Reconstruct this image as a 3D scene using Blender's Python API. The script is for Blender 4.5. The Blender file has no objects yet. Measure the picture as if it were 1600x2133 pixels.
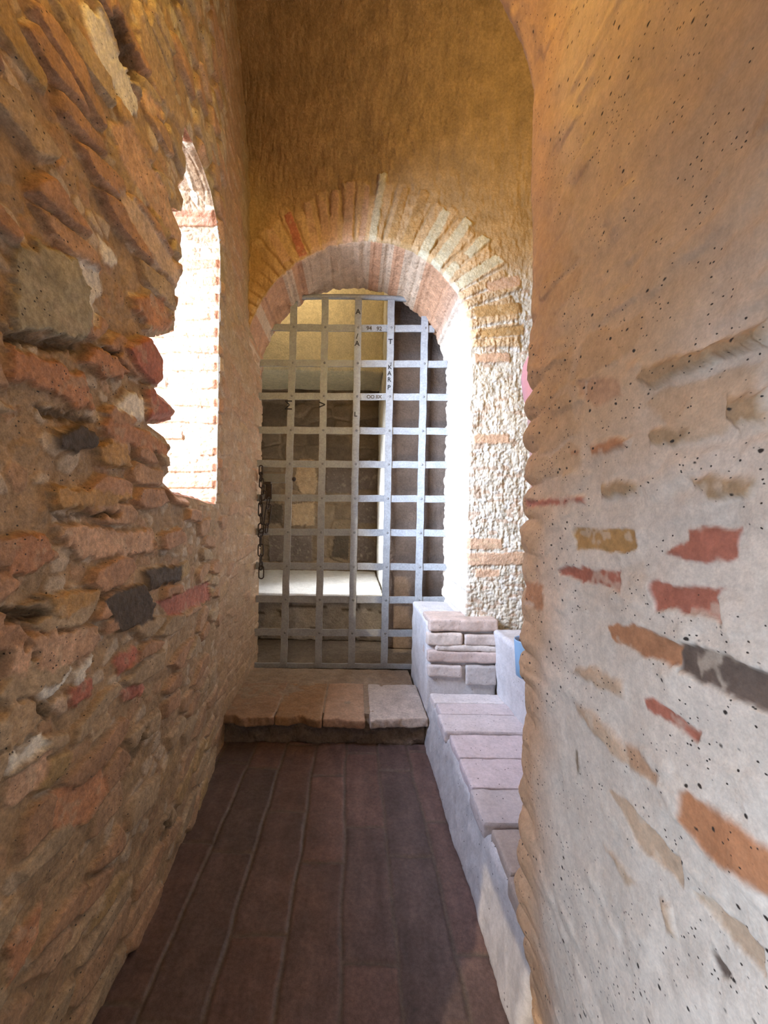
import bpy, bmesh, math, random
import numpy as np
from mathutils import Vector, Matrix, Euler

# ------------------------------------------------------------------ camera, light, exposure
sc = bpy.context.scene
COL = sc.collection
ROLL = math.radians(1.0)
cam_data = bpy.data.cameras.new('camera')
cam_data.sensor_width = 36
cam_data.lens = 13.5
cam_data.shift_x = 60/2133
cam_data.shift_y = 11.5/2133
cam_data.clip_start = 0.02
cam = bpy.data.objects.new('camera', cam_data)
COL.objects.link(cam)
cam.matrix_world = Matrix.Translation((0, 0, 1.2)) @ Matrix.Rotation(math.pi/2, 4, 'X') @ Matrix.Rotation(ROLL, 4, 'Z')
sc.camera = cam
sc.view_settings.view_transform = 'Standard'
sc.view_settings.look = 'None'
sc.view_settings.gamma = 1
sc.view_settings.use_curve_mapping = False
sc.view_settings.exposure = 0.4

world = bpy.data.worlds.new('sky')
sc.world = world
world.use_nodes = True
wn = world.node_tree
wn.nodes['Background'].inputs[0].default_value = (0.50, 0.70, 1.0, 1)
wn.nodes['Background'].inputs[1].default_value = 1.5

def lamp(name, kind, loc, target=None, direction=None, energy=10, color=(1, 1, 1), size=.5, size_y=None, spread=None, **kw):
    d = bpy.data.lights.new(name, kind)
    d.energy = energy
    d.color = color
    if kind == 'AREA':
        d.size = size
        if size_y:
            d.shape = 'RECTANGLE'; d.size_y = size_y
        if spread: d.spread = math.radians(spread)
    for k, v in kw.items(): setattr(d, k, v)
    o = bpy.data.objects.new(name, d)
    COL.objects.link(o)
    o.location = loc
    v = Vector(direction) if direction is not None else Vector(target)-Vector(loc)
    o.rotation_euler = v.to_track_quat('-Z', 'Y').to_euler()
    return o

# sun slanting in through the slit window of the left wall onto its far jamb
lamp('sun', 'SUN', (-3, 0, 5), direction=(0.75, 1.0, -0.85), energy=1.5, color=(1.0, .80, .52), angle=math.radians(.6))
# skylight entering by the slit window (blue, from above)
lamp('window_daylight', 'AREA', (-1.85, .55, 2.05), direction=(1.0, .90, -.30), energy=140, color=(.60, .74, 1.0), size=.5, size_y=1.2, spread=110)
lamp('window_skylight', 'AREA', (-1.25, 1.42, 2.25), direction=(1.0, .05, -.85), energy=20, color=(.58, .70, 1.0), size=.4, size_y=.6, spread=120)
# added weak cool fill behind the camera, no opening there
lamp('rear_fill', 'AREA', (-.30, -1.0, 1.25), target=(.45, 1.6, .45), energy=.4, color=(.66, .80, 1.0), size=.45, size_y=.7, spread=120)
# added fill for the right wall, through an invented hole in the left one
lamp('side_fill', 'AREA', (-.92, -.50, 1.0), direction=(1.0, .50, -.42), energy=10.5, color=(.68, .80, 1.0), size=.5, size_y=.6, spread=100)
# added warm fill for the upper walls, high behind the camera
lamp('warm_fill', 'AREA', (-.22, -.15, 2.75), target=(.40, 1.3, 2.75), energy=13.5, color=(1.0, .68, .21), size=.3, spread=125)
lamp('niche_fill', 'AREA', (1.0, 1.2, 3.2), target=(-.1, 2.2, 2.6), energy=5.5, color=(1.0, .68, .20), size=.3)  # added warm fill for the arch wall, unseen in the niche
# added fill lights in the chamber behind the grille, sources unseen
lamp('chamber_cool_fill', 'AREA', (-1.7, 3.15, 1.6), target=(.26, 3.45, 1.15), energy=17, color=(.88, .92, 1.0), size=.35, size_y=1.0, spread=50)
lamp('chamber_warm_fill', 'AREA', (-.9, 3.2, 3.9), target=(-.5, 4.0, 3.5), energy=4.5, color=(1.0, .74, .42), size=.3, spread=110)

# ------------------------------------------------------------------ helpers
def _hash(ix, iy, iz, seed):
    n = (ix.astype(np.int64)*374761393 + iy.astype(np.int64)*668265263 + iz.astype(np.int64)*2147483647 + seed*1274126177) & 0xffffffff
    n = ((n ^ (n >> 13))*1274126177) & 0xffffffff
    n = ((n ^ (n >> 15))*2246822519) & 0xffffffff
    return ((n ^ (n >> 16)) & 0xffff)/65535.0
def vnoise(x, y, z=None, seed=0):
    x = np.asarray(x, float); y = np.asarray(y, float)
    z = np.zeros_like(x) if z is None else np.asarray(z, float)
    x0 = np.floor(x); y0 = np.floor(y); z0 = np.floor(z)
    fx = x-x0; fy = y-y0; fz = z-z0
    fx = fx*fx*(3-2*fx); fy = fy*fy*(3-2*fy); fz = fz*fz*(3-2*fz)
    r = 0
    for a in (0, 1):
        for b in (0, 1):
            for c in (0, 1):
                w = (fx if a else 1-fx)*(fy if b else 1-fy)*(fz if c else 1-fz)
                r = r + w*_hash(x0+a, y0+b, z0+c, seed)
    return r*2-1
def fbm(x, y, z=None, sc=1.0, oc=4, seed=0, gain=.5):
    r = 0; a = 1; t = 0
    for i in range(oc):
        r = r + a*vnoise(x*sc, y*sc, None if z is None else z*sc, seed+i*17)
        t += a; a *= gain; sc *= 2.03
    return r/t
def smooth(e0, e1, x):
    t = np.clip((x-e0)/(e1-e0), 0, 1)
    return t*t*(3-2*t)
def voronoi(x, y, seed=0, jit=.9):
    """distance to cell border (F2-F1) and a random number per cell"""
    ix = np.floor(x); iy = np.floor(y)
    f1 = np.full(x.shape, 9.); f2 = np.full(x.shape, 9.); cid = np.zeros(x.shape)
    for a in (-1, 0, 1):
        for b in (-1, 0, 1):
            cx = ix+a; cy = iy+b
            px = cx+.5+(_hash(cx, cy, cx*0, seed)-.5)*jit
            py = cy+.5+(_hash(cx, cy, cx*0, seed+5)-.5)*jit
            d = np.hypot(px-x, py-y)
            h = _hash(cx, cy, cx*0, seed+9)
            near = d < f1
            f2 = np.where(near, f1, np.minimum(f2, d))
            cid = np.where(near, h, cid)
            f1 = np.where(near, d, f1)
    return f2-f1, cid
def bricks(u, v, w, h, seed=0, row_jit=.3):
    """running bond: distance to the joint in metres and a random number per brick"""
    vv = v/h
    row = np.floor(vv)
    off = _hash(row, row*0, row*0, seed)
    uu = u/w+off
    c = np.floor(uu)
    fu = uu-c; fv = vv-row
    cid = _hash(c, row, row*0, seed+3)
    # some joints are pushed around
    d = np.minimum(np.minimum(fu, 1-fu)*w, np.minimum(fv, 1-fv)*h)
    return d, cid
def poly_sdf(px, py, pts):
    """positive inside"""
    P = np.array(pts); Q = np.roll(P, -1, 0)
    d = np.full(px.shape, 1e9); inside = np.zeros(px.shape, bool)
    for (ax, ay), (bx, by) in zip(P, Q):
        ex, ey = bx-ax, by-ay
        t = np.clip(((px-ax)*ex+(py-ay)*ey)/(ex*ex+ey*ey+1e-12), 0, 1)
        d = np.minimum(d, np.hypot(px-ax-t*ex, py-ay-t*ey))
        if abs(ey) > 1e-12:
            c = ((ay > py) != (by > py)) & (px < (bx-ax)*(py-ay)/ey+ax)
            inside ^= c
    return np.where(inside, d, -d)

# albedo of the things a wall is made of (linear)
PAL = dict(B=(.46, .225, .115), R=(.42, .155, .10), O=(.44, .26, .10), P=(.54, .34, .21), Q=(.56, .41, .28),
           T=(.44, .30, .17), W=(.74, .69, .58), S=(.36, .31, .20), D=(.085, .060, .038), G=(.15, .11, .085), H=(.05, .028, .015), V=(.58, .50, .33), E=(.48, .22, .105))
def parse(txt):
    out = []
    for l in txt.strip().splitlines():
        a, b = l.split('|'); k, h = a.split()
        out.append((k, float(h), [tuple(map(float, p.split(','))) for p in b.split()]))
    return out
def lay_stones(u, v, height, col, stones, edge=.006, warp=.004, seed=3, patch=.35, soft=1, mortar=(.6, .5, .38)):
    """stones set in a wall: each polygon is raised (or sunk) and takes its own colour"""
    sh = u.shape
    for n, (k, h, pts) in enumerate(stones):
        P = np.array(pts); m = .03
        sel = (u > P[:, 0].min()-m) & (u < P[:, 0].max()+m) & (v > P[:, 1].min()-m) & (v < P[:, 1].max()+m)
        if not sel.any(): continue
        uu = u[sel]; vv = v[sel]
        wu = uu+warp*fbm(uu, vv, sc=60, oc=3, seed=seed+n)
        wv = vv+warp*fbm(uu, vv, sc=60, oc=3, seed=seed+n+50)
        d = poly_sdf(wu, wv, pts)
        m1 = smooth(-edge*.5, edge*.7*(soft if h > 0 else 1), d)
        c = np.array(PAL[k])*(1+.16*fbm(uu, vv, sc=25, oc=3, seed=n)[:, None]+.10*vnoise(uu*140, vv*140, seed=n+7)[:, None])
        if k not in 'HWDE' and patch > 0:
            q = smooth(.25, .45, fbm(uu, vv, sc=38, oc=3, seed=seed+n+90))*patch
            c = c*(1-q[:, None])+np.array(mortar)*q[:, None]
        if k == 'H':
            m2 = smooth(-edge*.5, edge*3, d)
            height[sel] = height[sel]*(1-m1)+(-h*m2)*m1
            c = c*0+np.array(PAL['T'])*.45  # shade inside the holes put into the colour as darker tan
        elif h >= 0:
            top = h+.0025*fbm(uu, vv, sc=30, oc=4, seed=n+11)+.004*vnoise(uu*9+n, vv*9)
            height[sel] = height[sel]*(1-m1)+top*m1
        else:
            height[sel] = height[sel]*(1-m1)+(h+.0012*fbm(uu, vv, sc=50, oc=3, seed=n))*m1
        col[sel] = col[sel]*(1-m1[:, None])+c*m1[:, None]

# ------------------------------------------------------------------ materials
def mk(name, rough=.85, base=None, spec=.3, metal=0, bump=(), vary=0.0, specks=None, attr='Col', gloss_var=0):
    m = bpy.data.materials.new(name); m.use_nodes = True
    nt = m.node_tree; N = nt.nodes; K = nt.links
    b = N['Principled BSDF']
    b.inputs['Roughness'].default_value = rough
    b.inputs['Specular IOR Level'].default_value = spec
    b.inputs['Metallic'].default_value = metal
    tc = N.new('ShaderNodeNewGeometry')
    if base is None:
        a = N.new('ShaderNodeAttribute'); a.attribute_name = attr
        c = a.outputs['Color']
    else:
        r = N.new('ShaderNodeRGB'); r.outputs[0].default_value = (*base, 1); c = r.outputs[0]
    if vary:
        for scv, am in ((90, vary), (330, vary*.8), (18, vary*.7)):
            n = N.new('ShaderNodeTexNoise'); n.inputs['Scale'].default_value = scv; n.inputs['Detail'].default_value = 3
            K.new(tc.outputs['Position'], n.inputs['Vector'])
            mr = N.new('ShaderNodeMapRange'); mr.inputs[1].default_value = .3; mr.inputs[2].default_value = .7
            mr.inputs[3].default_value = 1-am; mr.inputs[4].default_value = 1+am
            K.new(n.outputs['Fac'], mr.inputs[0])
            mx = N.new('ShaderNodeVectorMath'); mx.operation = 'MULTIPLY'
            K.new(c, mx.inputs[0]); K.new(mr.outputs[0], mx.inputs[1]); c = mx.outputs[0]
    if specks:
        for scs, th, dens in specks:
            v = N.new('ShaderNodeTexVoronoi'); v.inputs['Scale'].default_value = scs
            wz = N.new('ShaderNodeVectorMath'); wz.operation = 'MULTIPLY'; wz.inputs[1].default_value = (1, .8, 1)
            nn = N.new('ShaderNodeTexNoise'); nn.inputs['Scale'].default_value = scs*1.5
            K.new(tc.outputs['Position'], nn.inputs['Vector'])
            ad = N.new('ShaderNodeVectorMath'); ad.operation = 'MULTIPLY_ADD'; ad.inputs[1].default_value = (.35/scs,)*3
            K.new(nn.outputs['Color'], ad.inputs[0]); K.new(tc.outputs['Position'], ad.inputs[2])
            K.new(ad.outputs[0], wz.inputs[0]); K.new(wz.outputs[0], v.inputs['Vector'])
            lt = N.new('ShaderNodeMapRange'); lt.inputs[1].default_value = th; lt.inputs[2].default_value = th*.6
            lt.inputs[3].default_value = 0; lt.inputs[4].default_value = 1
            K.new(v.outputs['Distance'], lt.inputs[0])
            sp = N.new('ShaderNodeSeparateColor'); K.new(v.outputs['Color'], sp.inputs[0])
            g = N.new('ShaderNodeMath'); g.operation = 'LESS_THAN'; g.inputs[1].default_value = dens
            K.new(sp.outputs[0], g.inputs[0])
            mu = N.new('ShaderNodeMath'); mu.operation = 'MULTIPLY'; K.new(lt.outputs[0], mu.inputs[0]); K.new(g.outputs[0], mu.inputs[1])
            mx = N.new('ShaderNodeMix'); mx.data_type = 'RGBA'
            K.new(mu.outputs[0], mx.inputs[0]); K.new(c, mx.inputs[6]); mx.inputs[7].default_value = (.045, .035, .028, 1)
            c = mx.outputs[2]
    K.new(c, b.inputs['Base Color'])
    if gloss_var:
        n = N.new('ShaderNodeTexNoise'); n.inputs['Scale'].default_value = 60
        K.new(tc.outputs['Position'], n.inputs['Vector'])
        mr = N.new('ShaderNodeMapRange'); mr.inputs[1].default_value = .35; mr.inputs[2].default_value = .65
        mr.inputs[3].default_value = rough-gloss_var; mr.inputs[4].default_value = rough
        K.new(n.outputs['Fac'], mr.inputs[0]); K.new(mr.outputs[0], b.inputs['Roughness'])
    prev = None
    for scv, st, dist in bump:
        n = N.new('ShaderNodeTexNoise'); n.inputs['Scale'].default_value = scv; n.inputs['Detail'].default_value = 4
        K.new(tc.outputs['Position'], n.inputs['Vector'])
        bp = N.new('ShaderNodeBump'); bp.inputs['Strength'].default_value = st; bp.inputs['Distance'].default_value = dist
        K.new(n.outputs['Fac'], bp.inputs['Height'])
        if prev: K.new(prev, bp.inputs['Normal'])
        prev = bp.outputs[0]
    if prev: K.new(prev, b.inputs['Normal'])
    return m
M = {}
M['masonry'] = mk('rubble_masonry', .72, None, .35, bump=((70, .7, .006), (260, .5, .002)), vary=.22, gloss_var=.2, specks=((110, .22, .18),))
M['plaster'] = mk('lime_plaster_with_grit', .75, None, .3, bump=((60, .35, .004), (240, .35, .0015)), vary=.10, gloss_var=.12,
                  specks=((62, .17, .30), (150, .20, .35)))
M['rough_plaster'] = mk('coarse_plaster', .8, None, .3, bump=((45, .8, .01), (170, .6, .003)), vary=.16, gloss_var=.15)
M['paver'] = mk('worn_brick_paving', .55, None, .4, bump=((40, .4, .005), (200, .3, .001)), vary=.2, gloss_var=.15)
M['ledge'] = mk('limewashed_brick', .7, None, .35, bump=((50, .35, .005), (220, .3, .0015)), vary=.10, specks=((60, .14, .3),))
M['iron'] = mk('grey_painted_iron', .5, (.30, .31, .32), .5, metal=.15, bump=((90, .25, .002),), vary=.14)
M['rivet'] = mk('rivet_iron', .5, (.20, .20, .20), .5, metal=.3, bump=((90, .2, .001),), vary=.1)
M['rust'] = mk('dark_rusty_iron', .65, (.045, .030, .022), .4, metal=.4, bump=((120, .5, .002),), vary=.3)
M['ink'] = mk('black_ink', .6, (.015, .015, .018))
M['scratch'] = mk('scratched_bare_metal', .6, (.07, .05, .03))
M['pink'] = mk('pink_cotton', .9, (.86, .45, .48), .2, bump=((60, .3, .004),), vary=.04)
M['skin'] = mk('skin', .5, (.80, .52, .46), .4, bump=((200, .15, .001),), vary=.03)
M['hair'] = mk('brown_hair', .6, (.07, .04, .025), .4, bump=((150, .6, .003),), vary=.2)
M['denim'] = mk('blue_denim', .9, (.10, .14, .24), .2, bump=((250, .3, .001),), vary=.15)
M['pale_blue'] = mk('pale_blue_plastic', .45, (.36, .60, .88), .5)
M['purple'] = mk('dark_purple_rubber', .5, (.06, .03, .14), .4)
M['leather'] = mk('brown_leather', .6, (.10, .06, .04), .4)

# ------------------------------------------------------------------ mesh makers
def mesh_arrays(name, V, Q, C, mat, parent=None, smooth_shade=True):
    me = bpy.data.meshes.new(name)
    V = np.ascontiguousarray(V, np.float32); Q = np.ascontiguousarray(Q, np.int32)
    me.vertices.add(len(V)); me.vertices.foreach_set('co', V.ravel())
    me.loops.add(Q.size); me.loops.foreach_set('vertex_index', Q.ravel())
    me.polygons.add(len(Q))
    me.polygons.foreach_set('loop_start', np.arange(0, Q.size, 4, dtype=np.int32))
    me.polygons.foreach_set('loop_total', np.full(len(Q), 4, np.int32))
    me.update(calc_edges=True)
    me.polygons.foreach_set('use_smooth', np.full(len(Q), smooth_shade))
    if C is not None:
        at = me.color_attributes.new('Col', 'FLOAT_COLOR', 'POINT')
        c4 = np.ones((len(V), 4), np.float32); c4[:, :3] = np.clip(C, 0.005, .95)
        at.data.foreach_set('color', c4.ravel())
    me.materials.append(mat)
    o = bpy.data.objects.new(name, me); COL.objects.link(o)
    if parent: o.parent = parent
    return o
def grid_quads(n, m, flip=False):
    i = np.arange(n-1)[:, None]; j = np.arange(m-1)[None, :]
    a = i*m+j
    q = np.stack([a, a+m, a+m+1, a+1], -1).reshape(-1, 4)
    return q[:, ::-1] if flip else q
def compact(V, Q, C):
    used = np.zeros(len(V), bool); used[Q.ravel()] = True
    idx = np.cumsum(used)-1
    return V[used], idx[Q], C[used]
def structure(o):
    o['kind'] = 'structure'; return o
def empty(name, loc, label, cat, group=None):
    o = bpy.data.objects.new(name, None); COL.objects.link(o); o.location = loc
    o['label'] = label; o['category'] = cat
    if group: o['group'] = group
    return o
def tag(o, label, cat, group=None):
    o['label'] = label; o['category'] = cat
    if group: o['group'] = group
    return o
def bm_obj(name, bm, mat, parent=None, smooth_shade=False, bevel=0):
    if bevel:
        bmesh.ops.bevel(bm, geom=bm.edges[:], offset=bevel, segments=2, affect='EDGES', profile=.6)
    me = bpy.data.meshes.new(name); bm.to_mesh(me); bm.free()
    me.polygons.foreach_set('use_smooth', [smooth_shade]*len(me.polygons))
    me.materials.append(mat)
    o = bpy.data.objects.new(name, me); COL.objects.link(o)
    if parent: o.parent = parent
    return o
def rel(parent, v):
    return (v[0]-parent.location.x, v[1]-parent.location.y, v[2]-parent.location.z)
def rough_box(name, lo, hi, colfn, mat, parent=None, res=.012, r=.01, amp=.004, seed=0, shape=None, sc=22):
    """a block of masonry: rounded arrises, uneven faces. colfn(P, N) -> albedo, shape(P) may bend it (world coordinates)"""
    lo = np.array(lo, float); hi = np.array(hi, float)
    off = np.array(parent.location) if parent else np.zeros(3)
    Vs, Qs, Ns = [], [], []; n0 = 0
    dim = hi-lo
    for ax in range(3):
        a, b = (ax+1) % 3, (ax+2) % 3
        na = max(2, int(dim[a]/res)+1); nb = max(2, int(dim[b]/res)+1)
        for side in (0, 1):
            ga = np.linspace(lo[a], hi[a], na); gb = np.linspace(lo[b], hi[b], nb)
            A, B = np.meshgrid(ga, gb, indexing='ij')
            P = np.zeros(A.shape+(3,)); P[..., a] = A; P[..., b] = B; P[..., ax] = hi[ax] if side else lo[ax]
            Nn = np.zeros_like(P); Nn[..., ax] = 1 if side else -1
            Vs.append(P.reshape(-1, 3)); Ns.append(Nn.reshape(-1, 3))
            Qs.append(grid_quads(na, nb, flip=not side)+n0); n0 += na*nb
    P = np.concatenate(Vs); Nf = np.concatenate(Ns); Q = np.concatenate(Qs)
    inner = np.clip(P, lo+r, hi-r)
    d = P-inner; L = np.linalg.norm(d, axis=1, keepdims=True); dirn = d/np.maximum(L, 1e-9)
    S = inner+dirn*r
    n = fbm(S[:, 0], S[:, 1], S[:, 2], sc=sc, oc=4, seed=seed)
    S = S+dirn*(amp*n)[:, None]
    C = colfn(P, Nf, n)
    if shape: S = shape(S)
    return mesh_arrays(name, S-off, Q, C, mat, parent)
def tube_path(bm, pts, r, seg=8, closed=False):
    rings = []
    n = len(pts)
    for i, p in enumerate(pts):
        p = Vector(p)
        a = Vector(pts[(i-1) % n]) if (closed or i > 0) else p
        b = Vector(pts[(i+1) % n]) if (closed or i < n-1) else p
        t = (b-a).normalized()
        u = t.orthogonal() if i == 0 else (prev-t*prev.dot(t))
        u.normalize(); prev = u; w = t.cross(u)
        rings.append([bm.verts.new(p+r*(math.cos(k*2*math.pi/seg)*u+math.sin(k*2*math.pi/seg)*w)) for k in range(seg)])
    for i in range(n if closed else n-1):
        A = rings[i]; B = rings[(i+1) % n]
        for k in range(seg):
            try: bm.faces.new((A[k], A[(k+1) % seg], B[(k+1) % seg], B[k]))
            except ValueError: pass
    if not closed:
        bm.faces.new(rings[0][::-1]); bm.faces.new(rings[-1])
    bmesh.ops.recalc_face_normals(bm, faces=bm.faces[:])
def box(bm, lo, hi):
    r = bmesh.ops.create_cube(bm, size=1)
    for v in r['verts']:
        v.co = Vector([lo[k]+(v.co[k]+.5)*(hi[k]-lo[k]) for k in range(3)])
LEFT_STONES='''
W .012|0.809,2.269 0.860,2.316 1.021,2.291 1.018,2.252 0.975,2.205 0.887,2.208 0.831,2.227
H .03|0.868,2.332 0.926,2.403 1.019,2.372 1.031,2.341 0.980,2.300 0.920,2.303
T .015|0.993,2.503 1.125,2.523 1.301,2.504 1.250,2.452 1.102,2.413 1.017,2.421
P .015|1.020,2.328 1.130,2.394 1.118,2.340 1.056,2.296
P .018|0.890,2.111 0.962,2.173 1.138,2.168 1.262,2.118 1.248,2.068 1.064,2.051 0.936,2.065
Q .022|0.911,1.967 0.976,2.005 1.202,1.998 1.261,1.975 1.236,1.928 1.119,1.914 0.979,1.933
W .01|0.872,1.836 0.942,1.829 0.934,1.800 0.899,1.777 0.881,1.804
W .008|0.788,1.729 0.866,1.751 0.884,1.718 0.861,1.661 0.859,1.617 0.829,1.599 0.823,1.661 0.802,1.699
S .03|0.640,1.636 0.696,1.692 0.775,1.711 0.816,1.677 0.825,1.600 0.805,1.558 0.699,1.524 0.643,1.501
H .03|0.643,1.500 0.699,1.523 0.805,1.555 0.819,1.549 0.767,1.518 0.700,1.501 0.643,1.482
B .02|0.994,1.765 1.135,1.842 1.216,1.782 1.099,1.723 1.005,1.740
R .03|0.958,1.618 1.051,1.686 1.144,1.666 1.146,1.579 1.079,1.565 0.989,1.583
H .05|0.887,1.584 0.939,1.601 0.946,1.575 0.904,1.566
B .025|0.806,1.520 0.855,1.574 0.904,1.577 0.989,1.564 0.951,1.532 0.881,1.512
B .02|0.643,1.476 0.721,1.490 0.820,1.495 0.859,1.434 0.808,1.420 0.701,1.433 0.644,1.422
H .025|0.702,1.398 0.769,1.409 0.867,1.411 0.860,1.392 0.746,1.379
W .012|0.925,1.453 0.990,1.521 1.057,1.517 1.070,1.461 1.025,1.450
R .025|1.060,1.551 1.218,1.552 1.233,1.495 1.082,1.463 1.069,1.501
D .02|0.741,1.354 0.809,1.385 0.868,1.377 0.869,1.345 0.784,1.320 0.753,1.329
B .02|0.883,1.419 1.059,1.432 1.186,1.416 1.202,1.382 1.038,1.375 0.884,1.381
O .022|0.869,1.350 0.893,1.371 0.974,1.376 1.000,1.322 0.878,1.310
O .022|0.732,1.252 0.940,1.252 1.020,1.244 0.889,1.210 0.750,1.202
H .015|0.750,1.197 0.960,1.206 0.941,1.193 0.762,1.183
P .015|0.756,1.173 0.828,1.177 0.961,1.157 1.117,1.159 1.125,1.088 0.892,1.093 0.816,1.101 0.782,1.139
B .015|0.649,1.155 0.728,1.160 0.776,1.105 0.708,1.090 0.651,1.090
D .016|1.071,1.046 1.305,1.026 1.307,0.974 1.098,0.984
D .018|0.886,1.005 1.061,1.008 1.138,0.931 1.126,0.891 0.988,0.893 0.939,0.929
O .02|0.720,1.044 0.885,1.027 0.878,1.001 0.767,0.986 0.748,1.015
H .04|0.652,1.037 0.731,1.021 0.748,1.001 0.710,0.992 0.652,1.004
P .02|0.700,0.973 0.819,0.952 0.880,0.923 0.888,0.899 0.828,0.882 0.739,0.892 0.712,0.921
P .016|0.653,0.976 0.690,0.959 0.706,0.932 0.696,0.909 0.654,0.914
W .012|0.713,0.863 0.769,0.861 0.810,0.886 0.795,0.848 0.746,0.835
W .01|0.815,0.862 0.873,0.882 0.870,0.850 0.819,0.827
R .014|0.789,0.833 0.874,0.832 0.880,0.791 0.810,0.783
Q .016|0.746,0.835 0.789,0.828 0.803,0.796 0.790,0.783 0.759,0.804
H .03|0.713,0.854 0.741,0.831 0.756,0.795 0.747,0.786 0.724,0.826
R .01|0.951,0.842 1.043,0.841 1.056,0.798 0.971,0.786
T .015|0.655,0.869 0.713,0.854 0.730,0.804 0.714,0.786 0.656,0.790
W .01|0.657,0.777 0.731,0.777 0.737,0.746 0.657,0.748
R .008|0.982,0.745 1.106,0.717 1.095,0.687 1.004,0.704
T .015|0.861,0.735 0.936,0.719 0.946,0.679 0.878,0.671
P .012|0.657,0.740 0.748,0.737 0.744,0.686 0.696,0.674 0.658,0.686
B .016|0.762,0.654 0.827,0.608 0.913,0.605 0.923,0.529 0.844,0.512 0.752,0.586
R .006|1.151,0.942 1.661,0.915 1.705,0.822 1.242,0.868
T .015|0.782,0.298 0.921,0.301 0.925,0.262 0.808,0.273
T .012|1.182,0.019 1.357,-0.035 1.336,-0.083 1.213,-0.057
B .015|0.663,0.459 0.743,0.444 0.722,0.393 0.683,0.368 0.664,0.374
H .02|1.019,0.537 1.110,0.590 1.097,0.528 1.037,0.510
H .018|1.219,0.211 1.272,0.216 1.252,0.153 1.221,0.148
T .012|1.675,0.096 1.855,0.071 1.778,-0.061 1.687,-0.102'''
RIGHT_STONES='''
T .008|0.513,1.391 0.496,1.404 0.439,1.395 0.352,1.388 0.351,1.366 0.409,1.369 0.458,1.371 0.484,1.369 0.508,1.383
P .006|0.645,1.439 0.572,1.423 0.541,1.401 0.535,1.379 0.593,1.376 0.644,1.406
B .007|0.616,1.324 0.569,1.326 0.524,1.317 0.515,1.312 0.529,1.301 0.609,1.300
B .005|0.670,1.326 0.635,1.320 0.641,1.309 0.670,1.315
T .008|0.494,1.313 0.464,1.321 0.431,1.308 0.427,1.296 0.456,1.291 0.492,1.296
T .008|0.389,1.332 0.351,1.326 0.350,1.293 0.376,1.288 0.389,1.308
R .01|0.840,1.246 0.620,1.244 0.619,1.228 0.825,1.225
T .007|0.590,1.257 0.537,1.262 0.501,1.249 0.509,1.237 0.589,1.235
T .007|0.436,1.249 0.406,1.254 0.354,1.243 0.362,1.224 0.406,1.223
O -.006|0.659,1.184 0.652,1.190 0.517,1.190 0.509,1.170 0.535,1.157 0.651,1.154
R -.006|0.468,1.162 0.434,1.184 0.435,1.195 0.373,1.198 0.377,1.182 0.379,1.165 0.410,1.159
R -.006|0.703,1.113 0.679,1.122 0.544,1.130 0.538,1.103 0.694,1.101
R -.006|0.490,1.123 0.482,1.126 0.393,1.134 0.399,1.123 0.388,1.099 0.415,1.104 0.481,1.092
B .009|0.833,1.069 0.749,1.078 0.747,1.022 0.826,1.013
B -.006|0.571,1.048 0.523,1.063 0.452,1.064 0.435,1.059 0.438,1.033 0.504,1.027 0.561,1.030
G -.006|0.438,1.063 0.392,1.068 0.324,1.068 0.323,1.030 0.381,1.029 0.438,1.030
Q .005|0.645,0.955 0.594,0.979 0.530,0.980 0.529,0.954 0.581,0.944 0.659,0.941
R -.004|0.495,0.976 0.475,0.983 0.412,0.974 0.418,0.963 0.449,0.964 0.486,0.965
Q .006|0.657,0.893 0.592,0.909 0.519,0.894 0.462,0.893 0.465,0.880 0.518,0.868 0.591,0.865
P .004|0.528,0.895 0.501,0.907 0.462,0.896 0.465,0.880 0.518,0.868
E .012|0.432,0.903 0.423,0.910 0.322,0.919 0.321,0.873 0.399,0.852 0.431,0.861
Q -.006|0.566,0.809 0.526,0.824 0.433,0.821 0.433,0.794 0.498,0.782
Q -.007|0.421,0.801 0.398,0.817 0.343,0.822 0.342,0.799 0.377,0.795
Q .005|0.575,0.723 0.524,0.734 0.497,0.727 0.523,0.702
G -.004|0.397,0.759 0.387,0.768 0.374,0.763 0.386,0.752
Q .005|0.462,0.749 0.445,0.755 0.431,0.731 0.451,0.715
H .006|0.647,0.816 0.634,0.825 0.629,0.785 0.642,0.778'''
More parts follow.
